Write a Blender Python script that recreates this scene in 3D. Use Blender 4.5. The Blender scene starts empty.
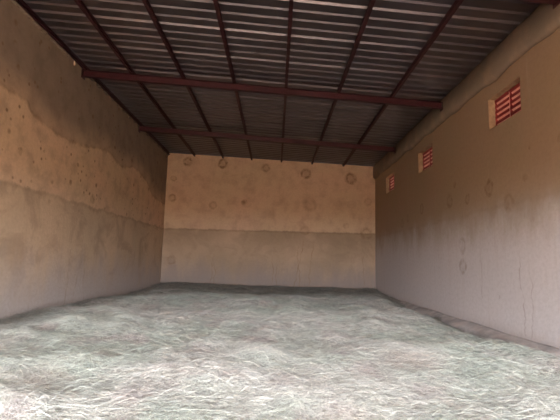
import bpy, bmesh, math, random
import numpy as np
from mathutils import Vector, Matrix

random.seed(4)
rng = np.random.default_rng(11)
scene = bpy.context.scene
C = scene.collection

# ------------------------------------------------------------------ layout
XL, XR = -4.5, 3.98          # side walls (inner faces)
YF, YB = -3.0, 16.8          # front wall, back wall
EYE = 1.5
def roof_z(x): return EYE + 4.135 - 0.040 * x     # underside of the roof sheets
SK = 0.055                                        # sheets and rafters lie a little askew

# ------------------------------------------------------------------ helpers
def link(name, me, mat=None, parent=None):
    o = bpy.data.objects.new(name, me); C.objects.link(o)
    if mat is not None:
        for m in (mat if isinstance(mat, (list, tuple)) else [mat]):
            me.materials.append(m)
    if parent is not None: o.parent = parent
    return o

def obj(name, bm, mat=None, parent=None, smooth=False):
    me = bpy.data.meshes.new(name)
    bmesh.ops.recalc_face_normals(bm, faces=bm.faces)
    if smooth:
        for f in bm.faces: f.smooth = True
    bm.to_mesh(me); bm.free()
    return link(name, me, mat, parent)

def struct(name, bm, mat, **k):
    o = obj(name, bm, mat, **k); o['kind'] = 'structure'; return o

def box(bm, x0, x1, y0, y1, z0, z1):
    v = [bm.verts.new((x, y, z)) for z in (z0, z1) for y in (y0, y1) for x in (x0, x1)]
    for f in ((0,1,3,2),(4,6,7,5),(0,4,5,1),(2,3,7,6),(0,2,6,4),(1,5,7,3)):
        bm.faces.new([v[i] for i in f])
    return v

def extrude_profile(bm, prof, p0, p1, side, up):
    """closed 2D profile swept from p0 to p1"""
    p0, p1, side, up = map(Vector, (p0, p1, side, up))
    a = [bm.verts.new(p0 + side*u + up*w) for u, w in prof]
    b = [bm.verts.new(p1 + side*u + up*w) for u, w in prof]
    n = len(prof)
    for i in range(n):
        bm.faces.new((a[i], a[(i+1) % n], b[(i+1) % n], b[i]))
    bm.faces.new(a); bm.faces.new(b[::-1])

def tag(o, label, cat, group=None, kind=None):
    o['label'] = label; o['category'] = cat
    if group: o['group'] = group
    if kind: o['kind'] = kind
    return o

# ------------------------------------------------------------------ node helper
class NT:
    def __init__(s, name):
        s.m = bpy.data.materials.new(name); s.m.use_nodes = True
        s.t = s.m.node_tree; s.t.nodes.clear()
        s.out = s.t.nodes.new('ShaderNodeOutputMaterial')
        s.b = s.t.nodes.new('ShaderNodeBsdfPrincipled')
        s.t.links.new(s.b.outputs[0], s.out.inputs[0])
    def put(s, sock, v):
        if isinstance(v, bpy.types.NodeSocket): s.t.links.new(v, sock)
        elif isinstance(v, (tuple, list)) and len(v) == 3 and sock.type == 'RGBA': sock.default_value = (*v, 1)
        else: sock.default_value = v
    def math(s, op, a, b=0.0, c=0.0, clamp=False):
        n = s.t.nodes.new('ShaderNodeMath'); n.operation = op; n.use_clamp = clamp
        s.put(n.inputs[0], a); s.put(n.inputs[1], b); s.put(n.inputs[2], c)
        return n.outputs[0]
    def coord(s):
        n = s.t.nodes.new('ShaderNodeTexCoord'); return n.outputs['Object']
    def sep(s, v):
        n = s.t.nodes.new('ShaderNodeSeparateXYZ'); s.put(n.inputs[0], v); return n.outputs
    def comb(s, x, y, z):
        n = s.t.nodes.new('ShaderNodeCombineXYZ')
        for i, v in enumerate((x, y, z)): s.put(n.inputs[i], v)
        return n.outputs[0]
    def noise(s, vec, scale, detail=3, rough=.55, dist=0.0):
        n = s.t.nodes.new('ShaderNodeTexNoise')
        s.put(n.inputs['Vector'], vec); n.inputs['Scale'].default_value = scale
        n.inputs['Detail'].default_value = detail; n.inputs['Roughness'].default_value = rough
        n.inputs['Distortion'].default_value = dist
        return n.outputs[0]
    def voro(s, vec, scale):
        n = s.t.nodes.new('ShaderNodeTexVoronoi'); s.put(n.inputs['Vector'], vec)
        n.inputs['Scale'].default_value = scale; return n.outputs['Distance']
    def ramp(s, v, a, b, t0=0.0, t1=1.0):          # smoothstep
        n = s.t.nodes.new('ShaderNodeMapRange'); n.interpolation_type = 'SMOOTHSTEP'
        s.put(n.inputs[0], v); s.put(n.inputs[1], a); s.put(n.inputs[2], b)
        n.inputs[3].default_value = t0; n.inputs[4].default_value = t1
        return n.outputs[0]
    def mix(s, f, a, b, mode='MIX'):
        n = s.t.nodes.new('ShaderNodeMix'); n.data_type = 'RGBA'; n.blend_type = mode
        s.put(n.inputs[0], f); s.put(n.inputs[6], a); s.put(n.inputs[7], b)
        return n.outputs[2]
    def bump(s, h, strength, dist):
        n = s.t.nodes.new('ShaderNodeBump'); n.inputs['Strength'].default_value = strength
        n.inputs['Distance'].default_value = dist; s.put(n.inputs['Height'], h)
        s.t.links.new(n.outputs[0], s.b.inputs['Normal'])

def simple(name, col, rough=.6, metal=0.0, var=.25, scale=8.0, spec=.4):
    n = NT(name); co = n.coord()
    k = n.noise(co, scale, 4)
    f = n.ramp(k, .3, .7)
    dark = tuple(c*(1-var) for c in col)
    n.put(n.b.inputs['Base Color'], n.mix(f, dark, col))
    n.b.inputs['Roughness'].default_value = rough
    n.b.inputs['Metallic'].default_value = metal
    n.b.inputs['Specular IOR Level'].default_value = spec
    return n.m

# ------------------------------------------------------------------ plaster walls
OCHRE   = (.50, .335, .205)
OCHRE_P = (.53, .345, .235)
UMBER   = (.36, .25, .165)
CEMENT  = (.25, .188, .14)
GREYW   = (.50, .435, .385)
STAIN   = (.20, .115, .06)

def wall_material(name, axis, upper=None, line=(2.71, .05), rings=(), cracks=(), low=GREYW, lowz=(1.2, 2.3),
                  mid=OCHRE, below=None, spots=0.0, streak=.5, lineamt=.3, soft=.03):
    n = NT(name); co = n.coord(); s = n.sep(co)
    u = s[axis]; z = s[2]
    flat = n.comb(u, 0.0, z)
    big = n.noise(flat, .55, 3); med = n.noise(flat, 2.2, 4, .6); fine = n.noise(flat, 14, 4, .65)
    # upper lift
    col = n.mix(n.ramp(big, .35, .65), mid, (mid[0]*1.05, mid[1]*.99, mid[2]*1.04))
    col = n.mix(n.ramp(med, .42, .72, 0, .55), col, UMBER)
    # lift below the working line: slightly different mix
    wob = n.noise(n.comb(u, 0.0, n.math('MULTIPLY', z, .5)), 1.5, 6, .72)
    zl = n.math('ADD', n.math('MULTIPLY', n.math('SUBTRACT', wob, .5), line[1]*4), line[0])
    d = n.math('SUBTRACT', z, zl)
    if below is None: below = UMBER
    bel = n.math('SUBTRACT', 1.0, n.ramp(d, -soft, soft))
    bcol = n.mix(n.ramp(big, .4, .62), below, tuple(.5*(a+b) for a, b in zip(below, mid)))
    col = n.mix(n.math('MULTIPLY', bel, .75), col, bcol)
    bl = n.noise(flat, 1.15, 4, .62, .6)
    col = n.mix(n.math('MULTIPLY', bel, n.ramp(bl, .46, .62, 0, .38)), col, tuple(c*.72 for c in UMBER))
    # greyer dusty zone towards the hay, with cool sky light painted in, ragged edge
    rag = n.noise(n.comb(u, 0.0, n.math('MULTIPLY', z, .35)), 1.6, 4, .65)
    zz = n.math('ADD', z, n.math('MULTIPLY', n.math('SUBTRACT', rag, .5), 1.3))
    col = n.mix(n.ramp(zz, lowz[1], lowz[0]), col, low)
    # dark seam at the working line
    seam = n.ramp(n.math('ABSOLUTE', n.math('ADD', d, .03)), .07, .0)
    seam = n.math('MULTIPLY', seam, n.ramp(med, .35, .6, .25, 1))
    col = n.mix(n.math('MULTIPLY', seam, lineamt), col, STAIN)
    if upper is not None:      # old cement render at the top, light falloff painted in: ragged polyline edge
        cr = n.t.nodes.new('ShaderNodeFloatCurve')
        u0, u1, z0, z1 = -3.0, 17.0, 2.0, 6.0
        cu = cr.mapping.curves[0]
        pts = [((a-u0)/(u1-u0), (b-z0)/(z1-z0)) for a, b in upper]
        cu.points[0].location = pts[0]; cu.points[1].location = pts[-1]
        for p in pts[1:-1]: cu.points.new(*p)
        cr.mapping.update()
        n.put(cr.inputs['Value'], n.math('DIVIDE', n.math('SUBTRACT', u, u0), u1-u0))
        ze = n.math('ADD', n.math('MULTIPLY', cr.outputs[0], z1-z0), z0)
        jit = n.math('MULTIPLY', n.math('SUBTRACT', n.noise(flat, 3.0, 5, .65), .5), .30)
        du = n.math('ADD', n.math('SUBTRACT', z, ze), jit)
        up = n.math('ADD', n.ramp(du, -.03, .04, 0, .45), n.ramp(du, 0.0, .6, 0, .55))
        col = n.mix(n.math('MULTIPLY', up, .9), col, n.mix(n.ramp(med, .35, .7), CEMENT, tuple(c*.8 for c in CEMENT)))
        edge = n.ramp(n.math('ABSOLUTE', du), .07, .0)
        col = n.mix(n.math('MULTIPLY', edge, n.ramp(med, .35, .65, .05, .5)), col, STAIN)
    # scattered damp spots and pock marks
    if spots > 0:
        v = n.voro(flat, 2.1)
        gate = n.ramp(n.noise(flat, .9, 2), .42, .5)
        m = n.math('MULTIPLY', n.ramp(v, .17, .07), gate)
        m2 = n.math('MULTIPLY', n.ramp(n.voro(flat, 5.3), .24, .10), n.ramp(n.noise(flat, 1.7, 2), .48, .54))
        m = n.math('MAXIMUM', m, m2)
        hi = n.ramp(z, 2.2, 3.0)
        col = n.mix(n.math('MULTIPLY', n.math('MULTIPLY', m, hi), spots), col, STAIN)
    # plugged scaffold holes: ring shaped damp marks
    tot = None
    jn = n.math('MULTIPLY', n.math('SUBTRACT', n.noise(flat, 6, 4, .7), .5), .17)
    gap = n.ramp(n.noise(flat, 5, 3, .6), .38, .6, .35, 1)
    for (a, b, r, k, solid) in rings:
        du_ = n.math('SUBTRACT', u, a); dz_ = n.math('SUBTRACT', z, b)
        dd = n.math('SQRT', n.math('ADD', n.math('MULTIPLY', du_, du_), n.math('MULTIPLY', dz_, dz_)))
        dd = n.math('ADD', dd, jn)
        if solid: q = n.ramp(dd, r*1.15, r*.5)
        else:
            q = n.math('ADD', n.ramp(n.math('ABSOLUTE', n.math('SUBTRACT', dd, r)), r*.5, 0.0), n.ramp(dd, r, r*.8, 0, .4))
        q = n.math('MULTIPLY', n.math('MULTIPLY', q, gap), k)
        tot = q if tot is None else n.math('MAXIMUM', tot, q)
    if tot is not None: col = n.mix(tot, col, STAIN)
    cg = n.ramp(n.noise(flat, 4.5, 3, .6), .35, .6, .15, 1)
    # hairline cracks (wandering vertical lines)
    tot = None
    for (a, z0, z1, k, lean) in cracks:
        w = n.math('MULTIPLY', n.math('SUBTRACT', n.noise(n.comb(a*3.1, 0.0, z), 1.7, 4, .6), .5), .45)
        x = n.math('SUBTRACT', n.math('SUBTRACT', u, a), n.math('ADD', w, n.math('MULTIPLY', n.math('SUBTRACT', z, z0), lean)))
        q = n.ramp(n.math('ABSOLUTE', x), .03, .0)
        q = n.math('MULTIPLY', q, n.math('MULTIPLY', n.ramp(z, z0-.1, z0+.1), n.ramp(z, z1, z1-.5)))
        q = n.math('MULTIPLY', n.math('MULTIPLY', q, cg), k*.85)
        tot = q if tot is None else n.math('MAXIMUM', tot, q)
    if tot is not None: col = n.mix(tot, col, STAIN)
    # vertical wash streaks
    st = n.noise(n.comb(n.math('MULTIPLY', u, 6.0), 0.0, n.math('MULTIPLY', z, .35)), 1.0, 4, .6)
    col = n.mix(n.ramp(st, .5, .8, 0, .35*streak), col, UMBER)
    col = n.mix(n.ramp(st, .42, .2, 0, .3*streak), col, tuple(min(1, c*1.25) for c in low))
    col = n.mix(n.ramp(fine, .35, .75, 0, .16), col, tuple(c*.55 for c in UMBER))
    n.put(n.b.inputs['Base Color'], col)
    n.b.inputs['Roughness'].default_value = .9
    n.b.inputs['Specular IOR Level'].default_value = .15
    h = n.math('ADD', n.math('MULTIPLY', med, .6), n.math('MULTIPLY', fine, .25))
    h = n.math('ADD', h, n.math('MULTIPLY', n.math('SUBTRACT', 1.0, bel), .12))
    n.bump(h, .5, .035)
    return n.m

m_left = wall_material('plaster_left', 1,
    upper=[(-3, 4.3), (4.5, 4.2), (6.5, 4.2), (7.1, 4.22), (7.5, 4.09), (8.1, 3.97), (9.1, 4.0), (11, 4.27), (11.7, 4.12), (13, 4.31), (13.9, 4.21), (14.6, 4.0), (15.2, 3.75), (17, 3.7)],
    line=(2.72, .09), spots=.75, low=(.45, .38, .335), lowz=(.5, 1.9), below=(.50, .37, .245), mid=(.68, .48, .30),  # mid painted brighter for the stronger light on this wall
    rings=[(16.1, 4.6, .10, .6, 0), (16.2, 3.9, .10, .5, 0), (10.2, 2.9, .14, .6, 1), (12.7, 4.5, .1, .6, 1), (7.2, 3.3, .07, .8, 1), (6.9, 4.7, .06, .7, 1), (9.3, 3.55, .06, .7, 1)],
    cracks=[(9.2, .4, 2.0, .4, .15), (9.6, .4, 2.2, .35, .2), (10.1, .4, 1.8, .35, -.1)])
m_back = wall_material('plaster_back', 0,
    line=(2.73, .05), spots=.0, low=(.25, .195, .165), lowz=(.5, 1.8), below=(.27, .19, .12), mid=(.57, .40, .26), streak=.35, lineamt=.38,  # low painted darker for the weaker sky light at its foot
    rings=[(-3.68, 5.47, .15, .85, 0), (-2.25, 5.42, .16, .85, 0), (-.49, 5.29, .14, .6, 0), (1.15, 5.10, .17, .8, 0), (2.98, 4.95, .19, .75, 0),
           (-1.33, 3.86, .13, .8, 1), (-2.57, 3.70, .13, .45, 0), (-4.22, 3.95, .13, .6, 0), (-4.22, 4.75, .10, .45, 0), (1.34, 3.83, .22, .3, 0),
           (3.62, 2.72, .20, .55, 0), (-4.12, 1.46, .15, .4, 0), (1.15, 2.78, .15, .35, 0), (3.7, 4.0, .13, .3, 0), (2.8, 3.0, .1, .25, 0), (-.2, 3.4, .2, .25, 1)],
    cracks=[(-2.6, .4, 1.9, .6, .12), (-2.35, .4, 1.7, .6, -.1), (-.15, .4, 1.8, .5, .05), (.05, .4, 1.9, .5, .02), (.75, .4, 2.6, .7, .18), (1.05, .4, 2.3, .6, -.12), (1.3, .4, 2.5, .6, .1), (3.5, .4, 2.4, .4, 0)])
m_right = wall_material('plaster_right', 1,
    line=(2.62, .08), spots=.0, low=(.56, .50, .47), lowz=(1.7, 2.75), below=(.40, .33, .27), mid=(.35, .25, .157), streak=.45, lineamt=.14, soft=.22,  # mid painted darker for the weaker light high on this wall
    rings=[(7.75, 2.98, .13, .75, 0), (9.55, 3.0, .14, .5, 0), (8.65, 2.9, .09, .5, 0), (9.25, 3.33, .08, .4, 1), (7.1, 2.62, .13, .35, 0), (8.95, 1.95, .14, .3, 0),
           (8.95, 1.5, .14, .4, 0), (11.4, 3.05, .12, .45, 0), (6.6, 2.95, .09, .35, 1), (6.45, 3.4, .05, .5, 1), (13.2, 2.8, .12, .3, 0), (12.6, 2.9, .1, .3, 0), (7.5, 1.0, .03, .7, 1), (5.75, 3.35, .06, .5, 1)],
    cracks=[(6.75, .4, 1.9, .45, .1), (6.6, .4, 1.6, .4, -.05), (8.1, .7, 2.0, .3, .05)])
m_beam = wall_material('plaster_ring_beam', 1, line=(1.0, .02), low=CEMENT, lowz=(.1, .2), mid=(.215, .17, .125), below=CEMENT, streak=.2)
m_front = wall_material('plaster_front', 0, line=(2.7, .04), low=GREYW)
m_floor = simple('floor_concrete', (.30, .26, .22), .9, var=.3, scale=2)
m_kerb = simple('kerb_plaster', (.62, .55, .51), .9, var=.35, scale=3.0, spec=.1)
m_mortar = simple('mortar', (.30, .235, .18), .9, var=.4, scale=12, spec=.1)

# walls -------------------------------------------------------------
TH = .20
WIN = [(6.62, 7.66), (10.55, 11.6), (14.05, 15.1)]
WZ0, WZ1 = EYE+2.58, EYE+3.17

m_reveal = simple('wall_reveal', (.40, .27, .17), .95, var=.3, scale=10, spec=.1)  # own base colour for the edge faces of walls and openings
def grid_wall(us, zs, skip, top, place, depth):
    """wall slab split on a grid so that openings keep real reveals; inner face at depth 0, outer at depth TH"""
    bm = bmesh.new(); V = {}
    def v(i, j, k):
        if (i, j, k) not in V:
            zz = zs[j] if j < len(zs)-1 else top(us[i])
            V[(i, j, k)] = bm.verts.new(place(us[i], zz, k*depth))
        return V[(i, j, k)]
    nu, nz = len(us)-1, len(zs)-1
    solid = lambda i, j: 0 <= i < nu and 0 <= j < nz and (i, j) not in skip
    for i in range(nu):
        for j in range(nz):
            if not solid(i, j): continue
            bm.faces.new((v(i,j,0), v(i+1,j,0), v(i+1,j+1,0), v(i,j+1,0)))
            bm.faces.new((v(i,j,1), v(i,j+1,1), v(i+1,j+1,1), v(i+1,j,1)))
            mk = set(bm.faces)
            if not solid(i-1, j): bm.faces.new((v(i,j,0), v(i,j+1,0), v(i,j+1,1), v(i,j,1)))
            if not solid(i+1, j): bm.faces.new((v(i+1,j,0), v(i+1,j,1), v(i+1,j+1,1), v(i+1,j+1,0)))
            if not solid(i, j-1): bm.faces.new((v(i,j,0), v(i,j,1), v(i+1,j,1), v(i+1,j,0)))
            if not solid(i, j+1): bm.faces.new((v(i,j+1,0), v(i+1,j+1,0), v(i+1,j+1,1), v(i,j+1,1)))
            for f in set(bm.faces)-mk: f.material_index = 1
    return bm

us = [YF] + [e for w in WIN for e in w] + [YB]
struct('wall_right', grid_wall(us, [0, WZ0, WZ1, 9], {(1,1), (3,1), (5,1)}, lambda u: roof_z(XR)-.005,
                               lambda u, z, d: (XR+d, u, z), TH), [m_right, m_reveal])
# left wall, with one small gap under the sheets where the rafter is let in
gy0 = 8.72
us = [YF, gy0, gy0+.07, YB]
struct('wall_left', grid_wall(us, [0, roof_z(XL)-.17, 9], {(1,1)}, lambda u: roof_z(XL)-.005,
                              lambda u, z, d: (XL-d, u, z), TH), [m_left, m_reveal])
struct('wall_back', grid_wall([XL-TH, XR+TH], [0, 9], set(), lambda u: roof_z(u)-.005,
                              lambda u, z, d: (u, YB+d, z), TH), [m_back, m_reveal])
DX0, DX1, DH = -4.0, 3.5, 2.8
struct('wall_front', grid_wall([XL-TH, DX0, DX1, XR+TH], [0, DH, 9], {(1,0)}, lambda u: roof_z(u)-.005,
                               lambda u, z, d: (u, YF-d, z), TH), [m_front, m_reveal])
bm = bmesh.new(); box(bm, XL-TH, XR+TH, YF-TH, YB+TH, -.2, 0); struct('floor', bm, m_floor)

# ring beam along the top of the right wall, standing proud of it, with a soft lower edge
bm = bmesh.new()
n = 90; prev = None
zt = roof_z(XR)-.012
for i in range(n+1):
    y = YF + (YB-YF)*i/n
    w = .012*math.sin(i*1.7)+.01*math.sin(i*.61+1)
    zb = EYE+3.47 + .02*math.sin(i*.9)+w
    ring = [bm.verts.new(p) for p in ((XR+.01, y, zt), (XR-.085+w*.5, y, zt), (XR-.095+w*.6, y, zb+.16), (XR-.085+w*.5, y, zb+.05),
                                      (XR-.045, y, zb+.008), (XR+.01, y, zb-.015))]
    if prev:
        for k in range(6): bm.faces.new((prev[k], prev[(k+1)%6], ring[(k+1)%6], ring[k]))
    else: bm.faces.new(ring)
    prev = ring
bm.faces.new(prev[::-1])
struct('trim_1', bm, m_beam, smooth=True)

# rough plaster kerb at the foot of the right wall
bm = bmesh.new(); prev = None; n = 140
for i in range(n+1):
    y = 1.0 + (YB-1.0-.01)*i/n
    a = .012*math.sin(i*.31)+.006*math.sin(i*.83+2)+.006*random.random()
    wdt = .24 + .05*math.sin(i*.27+.5)+a
    zt = .37 + a*.6
    ring = [bm.verts.new(p) for p in ((XR+.01, y, 0), (XR+.01, y, zt+.03), (XR-.03, y, zt+.012), (XR-wdt*.6, y, zt-.03),
                                      (XR-wdt, y, zt-.075), (XR-wdt-.04, y, 0))]
    if prev:
        for k in range(6): bm.faces.new((prev[k], prev[(k+1)%6], ring[(k+1)%6], ring[k]))
    else: bm.faces.new(ring)
    prev = ring
bm.faces.new(prev[::-1])
struct('trim_2', bm, m_kerb, smooth=True)

# mortar packing between the left wall head and the sheets (short uneven lengths)
bm = bmesh.new(); y = 2.0
while y < YB-.3:
    L = random.uniform(.08, .30) if y > 9 else random.uniform(.3, .7)
    if not (gy0-.1 < y+L and y < gy0+.2):
        z = roof_z(XL); w = random.uniform(.02, .05); hh = random.uniform(.015, .035)
        z0 = z-.118
        vs = box(bm, XL-.01, XL+.045+w*.3, y, y+L, z0-hh, z0)
        for v_ in vs: v_.co += Vector((random.uniform(-.01, .01), random.uniform(-.02, .02), random.uniform(-.008, .008)))
    y += L + random.uniform(.06, .3)
struct('trim_3', bm, m_mortar)

# ------------------------------------------------------------------ roof
# trapezoid rib sheets, ribs across the room
nm = NT('zinc_sheet'); co = nm.coord(); s = nm.sep(co)
k = nm.noise(co, 1.1, 4, .6); k2 = nm.noise(nm.comb(s[0], nm.math('MULTIPLY', s[1], 12.0), s[2]), 1.3, 3)
nm.put(nm.b.inputs['Base Color'], nm.mix(nm.ramp(k, .35, .7), (.185, .165, .178), (.16, .14, .15)))
nm.b.inputs['Roughness'].default_value = .40
nm.b.inputs['Metallic'].default_value = .9
m_zinc = nm.m
bm = bmesh.new()
P = .263
pts = []
y = YF-.5; i = 0
while y < YB+.5:
    hgt = .030 if i % 4 else .037
    r0 = y + .160
    pts += [(y, 0), (r0, 0), (r0+.024, hgt), (r0+.082, hgt), (r0+.108, 0)]
    y += P; i += 1
xs = [XL-.5, -2.2, .2, 2.0, XR+1.9]  # right end runs far out, an unseen overhang added to shade the vents
rows = []
for (yy, hh) in pts:
    rows.append([bm.verts.new((x, yy + SK*x, roof_z(x)+hh)) for x in xs])
for a, b in zip(rows, rows[1:]):
    for j in range(len(xs)-1):
        bm.faces.new((a[j], a[j+1], b[j+1], b[j]))
ce = struct('ceiling', bm, m_zinc)
md = ce.modifiers.new('thickness', 'SOLIDIFY'); md.thickness = .002; md.offset = 1

m_red = simple('red_oxide_paint', (.045, .010, .013), .55, var=.35, scale=5, spec=.3)
m_red2 = simple('red_gloss_paint', (.052, .010, .015), .5, var=.3, scale=3, spec=.35)

def c_channel(w, h, t):
    return [(-w/2, 0), (w/2, 0), (w/2, -t), (-w/2+t, -t), (-w/2+t, -h+t), (w/2-t, -h+t), (w/2-t, -h+t*4), (w/2, -h+t*4), (w/2, -h), (-w/2, -h)]
PH = .085
purl = [(-4.45, 'running hard against the left wall'), (-3.40, 'first clear of the left wall'), (-2.24, 'second clear of the left wall'), (-1.07, 'third clear of the left wall'),
        (.14, 'nearest the middle of the roof'), (1.39, 'right of the middle one'), (2.67, 'second right of the middle one')]
for x, where in purl:
    bm = bmesh.new()
    z = roof_z(x)-.003
    extrude_profile(bm, c_channel(.064, PH, .006), (x, YF+.01, z), (x, YB-.005, z), (1, 0, -.04), (0, 0, 1))
    o = obj('steel_purlin', bm, m_red)
    tag(o, 'thin dark red steel purlin under the roof sheets, ' + where, 'purlin', 'dark red purlins under the roof sheets')

def i_beam(w, h, t):
    return [(-w/2, 0), (w/2, 0), (w/2, -t), (t/2, -t), (t/2, -h+t), (w/2, -h+t), (w/2, -h), (-w/2, -h), (-w/2, -h+t), (-t/2, -h+t), (-t/2, -t), (-w/2, -t)]
for y, where in ((5.27, 'crossing the top right corner of the view'), (9.42, 'midway along the room'), (13.4, 'farthest, nearest the back wall')):
    bm = bmesh.new()
    x0, x1 = XL+.004, XR-.10
    extrude_profile(bm, i_beam(.10, .15, .010), (x0, y+SK*x0, roof_z(x0)-PH-.006), (x1, y+SK*x1, roof_z(x1)-PH-.006), (0, 1, 0), (0, 0, 1))
    o = obj('steel_rafter', bm, m_red2)
    tag(o, 'deep red steel rafter spanning wall to wall, ' + where, 'rafter', 'red rafters crossing the roof')
    for xx, s_ in ((x0, 1), (x1, -1)):
        b2 = bmesh.new(); zc = roof_z(xx)-PH-.006
        ya = y+SK*xx
        box(b2, min(xx, xx+s_*.012), max(xx, xx+s_*.012), ya-.08, ya+.08, zc-.20, zc-.0)
        obj('end_plate', b2, m_red2, o)

# ------------------------------------------------------------------ red louvred vents
m_louv = simple('red_louvre_paint', (.42, .05, .055), .4, var=.2, scale=9, spec=.5)
m_slat_lit = simple('lit_slat_red', (.78, .42, .36), .5, var=.2, scale=9, spec=.4)  # pale pink stands in for daylight falling on the slats
m_slat_shade = simple('shaded_slat_red', (.30, .03, .035), .5, var=.2, scale=9, spec=.4)  # darker copy of the red, shade painted on the inner slat edges
def make_vent(y0, y1, label):
    root = bpy.data.objects.new('louvre_vent', None); C.objects.link(root)
    yc = (y0+y1)/2; root.location = (XR+.15, yc, WZ0)
    tag(root, label, 'vent', 'red louvred vents in the right wall')
    hw = (y1-y0)/2; H = WZ1-WZ0; f = .035
    bm = bmesh.new()
    box(bm, -.02, .03, -hw+.002, -hw+f, .002, H-.002); box(bm, -.02, .03, hw-f, hw-.002, .002, H-.002)
    box(bm, -.02, .03, -hw+f, hw-f, .002, f); box(bm, -.02, .03, -hw+f, hw-f, H-f, H-.002)
    obj('vent_frame', bm, m_louv, root)
    bm = bmesh.new(); box(bm, -.02, .03, -.02, .02, f, H-f); obj('mullion', bm, m_louv, root)
    for a, b in ((-hw+f, -.02), (.02, hw-f)):
        bm = bmesh.new(); N = 5; st = (H-2*f)/N
        for i in range(N):
            z = f + st*(i+.5)
            pr = [(-.034, .052), (-.031, .056), (.034, -.056), (.031, -.060)]
            extrude_profile(bm, pr, (0, a, z), (0, b, z), (1, 0, 0), (0, 0, 1))
        lv = obj('louvre_panel', bm, m_slat_lit, root)
        b2 = bmesh.new()
        for i in range(N):
            z = f + st*(i+.5)
            box(b2, -.042, -.034, a, b, z+.004, z+.056)  # added strips standing in for the unlit slat edges
        obj('louvre_shade_strip', b2, m_slat_shade, lv)
make_vent(*WIN[0], 'red louvred vent nearest the camera, largest in view, high on the right wall')
make_vent(*WIN[1], 'red louvred vent in the middle of the three on the right wall')
make_vent(*WIN[2], 'red louvred vent farthest back, next to the back corner of the right wall')

# ------------------------------------------------------------------ hay
def smooth(a, b, t):
    t = np.clip((t-a)/(b-a), 0, 1); return t*t*(3-2*t)
NB = 900
bx = rng.uniform(XL, XR, NB); by = rng.uniform(YF, YB, NB)
br = rng.uniform(.10, .45, NB); ba = rng.uniform(-.5, 1.0, NB)*.060*np.sqrt(br/.4); be = rng.uniform(.6, 1.6, NB)
KX = rng.uniform(-1, 1, (14, 4))
def hay_h(x, y):
    h = np.zeros_like(x)
    for i in range(NB):
        dx = (x-bx[i])/br[i]*be[i]; dy = (y-by[i])/br[i]/be[i]
        h += ba[i]*np.exp(-(dx*dx+dy*dy)*1.3)
    h += .020*np.sin(x*1.3+y*.7+1)+.018*np.sin(y*1.7-x*.5+.4)
    h += .012*np.sin(5.1*x+3.3*y)*np.sin(4.2*y-2.7*x+1)
    base = .44 + .0*x
    base += .06*smooth(13.5, 16.5, y)*smooth(1.0, -3.5, x)       # banked up against the back left
    base += .05*smooth(14.5, 16.6, y)
    base -= .23*smooth(2.9, XR-.2, x)*smooth(15.5, 11, y)         # falls away towards the right wall
    base -= .02*smooth(-3.6, XL, x)
    return base + h
def hay_h_chunk(x, y):
    out = np.empty_like(x)
    for i in range(0, len(x), 40000): out[i:i+40000] = hay_h(x[i:i+40000], y[i:i+40000])
    return out

gx = np.linspace(XL+.003, XR-.003, 190); gy = np.concatenate([np.linspace(YF+.004, 1.5, 60)[:-1], np.linspace(1.5, YB-.003, 320)])
GX, GY = np.meshgrid(gx, gy); fx, fy = GX.ravel(), GY.ravel()
HZ = hay_h_chunk(fx, fy).reshape(GX.shape)
HZj = HZ + rng.normal(0, .006, HZ.shape) - .02
nyg, nxg = GX.shape
base_v = np.stack([GX, GY, HZj], -1).reshape(-1, 3)
idx = np.arange(nyg*nxg).reshape(nyg, nxg)
base_f = np.stack([idx[:-1, :-1], idx[:-1, 1:], idx[1:, 1:], idx[1:, :-1]], -1).reshape(-1, 4)

def lookup(x, y):
    ix = np.clip(np.interp(x, gx, np.arange(len(gx))), 0, len(gx)-1.001); iy = np.clip(np.interp(y, gy, np.arange(len(gy))), 0, len(gy)-1.001)
    i0 = ix.astype(int); j0 = iy.astype(int); a = ix-i0; b = iy-j0
    return (HZ[j0, i0]*(1-a)*(1-b)+HZ[j0, i0+1]*a*(1-b)+HZ[j0+1, i0]*(1-a)*b+HZ[j0+1, i0+1]*a*b)

NS = 660000
u = rng.random(NS)
y = 1.6*(((YB-.02)/1.6)**(u**.80))                  # denser near the camera
y = np.where(rng.random(NS) < .05, rng.uniform(YF+.1, 2.0, NS), y)
halfw = 1.2 + .80*np.abs(y)
x = rng.uniform(-1, 1, NS)*np.minimum(halfw, 4.6)
x = np.clip(x, -np.inf, np.inf)
ok = (x > XL+.02) & (x < XR-.02)
x, y = x[ok], y[ok]; n = len(x)
swirl = 1.6*np.sin(x*1.1+.5*y)+1.5*np.cos(y*.9-x*.6)+.9*np.sin(2.9*x-1.7*y)
ang = swirl + rng.normal(0, 1.0, n) + (rng.random(n) < .65)*rng.uniform(0, 6.28, n)
Ls = rng.gamma(5, .030, n).clip(.05, .4)
wid = rng.uniform(.0004, .0009, n)*(1+.09*np.clip(y, 0, 17))
curl = rng.normal(0, 3.2, n)
lift = rng.uniform(-.012, .030, n)
rise = rng.normal(0, .10, n) + (rng.random(n) < .04)*rng.uniform(.1, .4, n)
arch = np.abs(rng.normal(0, .018, n))
S = 5
P3 = np.zeros((n, S, 3)); cx, cy = x.copy(), y.copy(); a = ang.copy()
cx -= np.cos(a)*Ls*.5; cy -= np.sin(a)*Ls*.5
for k in range(S):
    t = k/(S-1)
    P3[:, k, 0] = np.clip(cx, XL+.006, XR-.006); P3[:, k, 1] = np.clip(cy, YF+.01, YB-.006)
    cx = cx + np.cos(a)*Ls/(S-1); cy = cy + np.sin(a)*Ls/(S-1)
    a = a + curl*Ls*1.6/(S-1)
for k in range(S):
    t = k/(S-1)
    g = lookup(P3[:, k, 0], P3[:, k, 1])
    P3[:, k, 2] = g + lift + rise*Ls*(t) + arch*(4*t*(1-t)) - .004
tan = np.gradient(P3, axis=1); tan /= np.linalg.norm(tan, axis=2, keepdims=True)+1e-9
tw = rng.uniform(-1.2, 1.2, n)[:, None]
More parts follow.
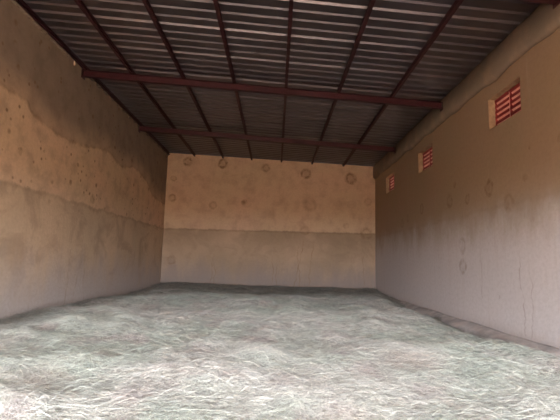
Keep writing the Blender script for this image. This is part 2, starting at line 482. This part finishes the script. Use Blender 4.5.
sd = np.cross(tan, np.array([0, 0, 1.0])); sd /= np.linalg.norm(sd, axis=2, keepdims=True)+1e-9
nn = np.cross(sd, tan)
sd = sd*np.cos(tw)[..., None] + nn*np.sin(tw)[..., None]
tp = np.array([.6, 1, 1, .8, .25])[None, :, None]
A = P3 + sd*wid[:, None, None]*tp; B = P3 - sd*wid[:, None, None]*tp
sv = np.stack([A, B], 2).reshape(-1, 3)
off = len(base_v) + np.arange(n)[:, None]*(S*2) + np.arange(S-1)[None, :]*2
sf = np.stack([off, off+1, off+3, off+2], -1).reshape(-1, 4)
allv = np.concatenate([base_v, sv]).astype(np.float32); allf = np.concatenate([base_f, sf]).astype(np.int32)
me = bpy.data.meshes.new('loose_hay')
me.vertices.add(len(allv)); me.vertices.foreach_set('co', allv.ravel())
me.loops.add(allf.size); me.loops.foreach_set('vertex_index', allf.ravel())
me.polygons.add(len(allf)); me.polygons.foreach_set('loop_start', np.arange(0, allf.size, 4, dtype=np.int32))
mi = np.zeros(len(allf), np.int32); mi[len(base_f):] = 1
me.polygons.foreach_set('material_index', mi)
me.update(calc_edges=True)
at = me.attributes.new('strand', 'FLOAT', 'FACE')
val = np.zeros(len(allf), np.float32); val[len(base_f):] = np.repeat(rng.random(n), S-1)
at.data.foreach_set('value', val)

def hay_tone(nt, co):
    big = nt.noise(co, .55, 3, .6); med = nt.noise(co, 1.7, 3, .6)
    c = nt.mix(nt.ramp(big, .38, .62), (.56, .545, .495), (.46, .49, .425))
    c = nt.mix(nt.ramp(med, .50, .68, 0, .9), c, (.48, .43, .395))
    p = nt.sep(co)
    for px, py, pr in ((.56, 3.05, .34), (-1.95, 3.6, .38), (1.5, 4.6, .5)):      # trodden tawny patches
        dd = nt.math('SQRT', nt.math('ADD', nt.math('POWER', nt.math('SUBTRACT', p[0], px), 2.0), nt.math('POWER', nt.math('SUBTRACT', p[1], py), 2.0)))
        dd = nt.math('ADD', dd, nt.math('MULTIPLY', nt.math('SUBTRACT', med, .5), .6))
        c = nt.mix(nt.ramp(dd, pr, pr*.2, 0, .5), c, (.46, .39, .34))
    # thin, trodden, dirty litter along the walls, plus fading light painted towards the back
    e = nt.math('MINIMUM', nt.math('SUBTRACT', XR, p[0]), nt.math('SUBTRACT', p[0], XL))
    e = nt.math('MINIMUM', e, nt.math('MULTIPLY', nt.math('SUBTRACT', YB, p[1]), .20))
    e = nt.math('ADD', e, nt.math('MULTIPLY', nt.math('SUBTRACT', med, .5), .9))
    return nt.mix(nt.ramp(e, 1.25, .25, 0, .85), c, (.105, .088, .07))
nt = NT('hay_bed'); co = nt.coord()
f = nt.noise(co, 45, 4, .7)
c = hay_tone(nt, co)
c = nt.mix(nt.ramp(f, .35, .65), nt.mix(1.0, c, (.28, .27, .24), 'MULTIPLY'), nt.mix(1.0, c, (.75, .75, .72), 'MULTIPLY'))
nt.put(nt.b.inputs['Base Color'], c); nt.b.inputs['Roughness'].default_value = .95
nt.b.inputs['Specular IOR Level'].default_value = .1
nt.bump(f, 1.0, .04)
nt2 = NT('hay_strand'); co = nt2.coord()
an = nt2.t.nodes.new('ShaderNodeAttribute'); an.attribute_name = 'strand'
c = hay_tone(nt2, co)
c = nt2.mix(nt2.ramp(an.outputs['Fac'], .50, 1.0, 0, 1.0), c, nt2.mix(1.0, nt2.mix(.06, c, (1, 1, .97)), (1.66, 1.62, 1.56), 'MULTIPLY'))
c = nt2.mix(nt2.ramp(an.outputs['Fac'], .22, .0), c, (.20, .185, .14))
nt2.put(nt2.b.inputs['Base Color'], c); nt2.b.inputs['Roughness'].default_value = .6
nt2.b.inputs['Specular IOR Level'].default_value = .3
hay = link('loose_hay', me, [nt.m, nt2.m])
tag(hay, 'deep loose bed of pale greenish dry hay strewn across the whole floor', 'hay', kind='stuff')

# ------------------------------------------------------------------ outside and light
bm = bmesh.new(); box(bm, XR+2.2, XR+2.4, YF+4, YB+3, -.3, 5.6)  # unseen wall added to keep outside light off the vents
struct('vent_light_blocker', bm, m_front)
bm = bmesh.new(); box(bm, -60, 60, -80, 60, -.5, -.22)
struct('ground', bm, simple('laterite_yard', (.40, .28, .19), .95, var=.2, scale=.3, spec=.05))

w = bpy.data.worlds.new('sky'); scene.world = w; w.use_nodes = True
bg = w.node_tree.nodes['Background']
bg.inputs[0].default_value = (.90, .92, 1.0, 1); bg.inputs[1].default_value = 26.0

sun = bpy.data.lights.new('sun', 'SUN'); sun.energy = 11; sun.angle = math.radians(.6); sun.color = (1, .93, .82)
so = bpy.data.objects.new('sun', sun); C.objects.link(so)
d = Vector((.55, -.45, -1.0))     # travels towards +x and -y: stands behind the left side of the building
so.rotation_euler = d.to_track_quat('-Z', 'Y').to_euler()

pl = bpy.data.lights.new('doorway_portal', 'AREA'); pl.shape = 'RECTANGLE'; pl.size = DX1-DX0; pl.size_y = DH
pl.cycles.is_portal = True
po = bpy.data.objects.new('doorway_portal', pl); C.objects.link(po)
po.location = ((DX0+DX1)/2, YF-.1, DH/2); po.rotation_euler = (math.radians(90), 0, 0)

# ------------------------------------------------------------------ camera
f_px = 420.0; roll = math.radians(1.5); pitch = math.atan((262-210)/f_px); yaw = math.radians(.45)
Fv = Vector((math.sin(yaw)*math.cos(pitch), math.cos(yaw)*math.cos(pitch), math.sin(pitch)))
R = Fv.cross(Vector((0, 0, 1))).normalized(); U = R.cross(Fv)
R2 = R*math.cos(roll)+U*math.sin(roll); U2 = -R*math.sin(roll)+U*math.cos(roll)
cam = bpy.data.cameras.new('camera'); cam.sensor_width = 36; cam.lens = f_px/560*36
co_ = bpy.data.objects.new('camera', cam); C.objects.link(co_)
M = Matrix((( R2.x, U2.x, -Fv.x, 0), (R2.y, U2.y, -Fv.y, 0), (R2.z, U2.z, -Fv.z, EYE), (0, 0, 0, 1)))
co_.matrix_world = M
cam.clip_start = .05; cam.clip_end = 300
scene.camera = co_

vs = scene.view_settings
vs.view_transform = 'Standard'; vs.look = 'None'; vs.gamma = 1; vs.use_curve_mapping = False
vs.exposure = 1.0
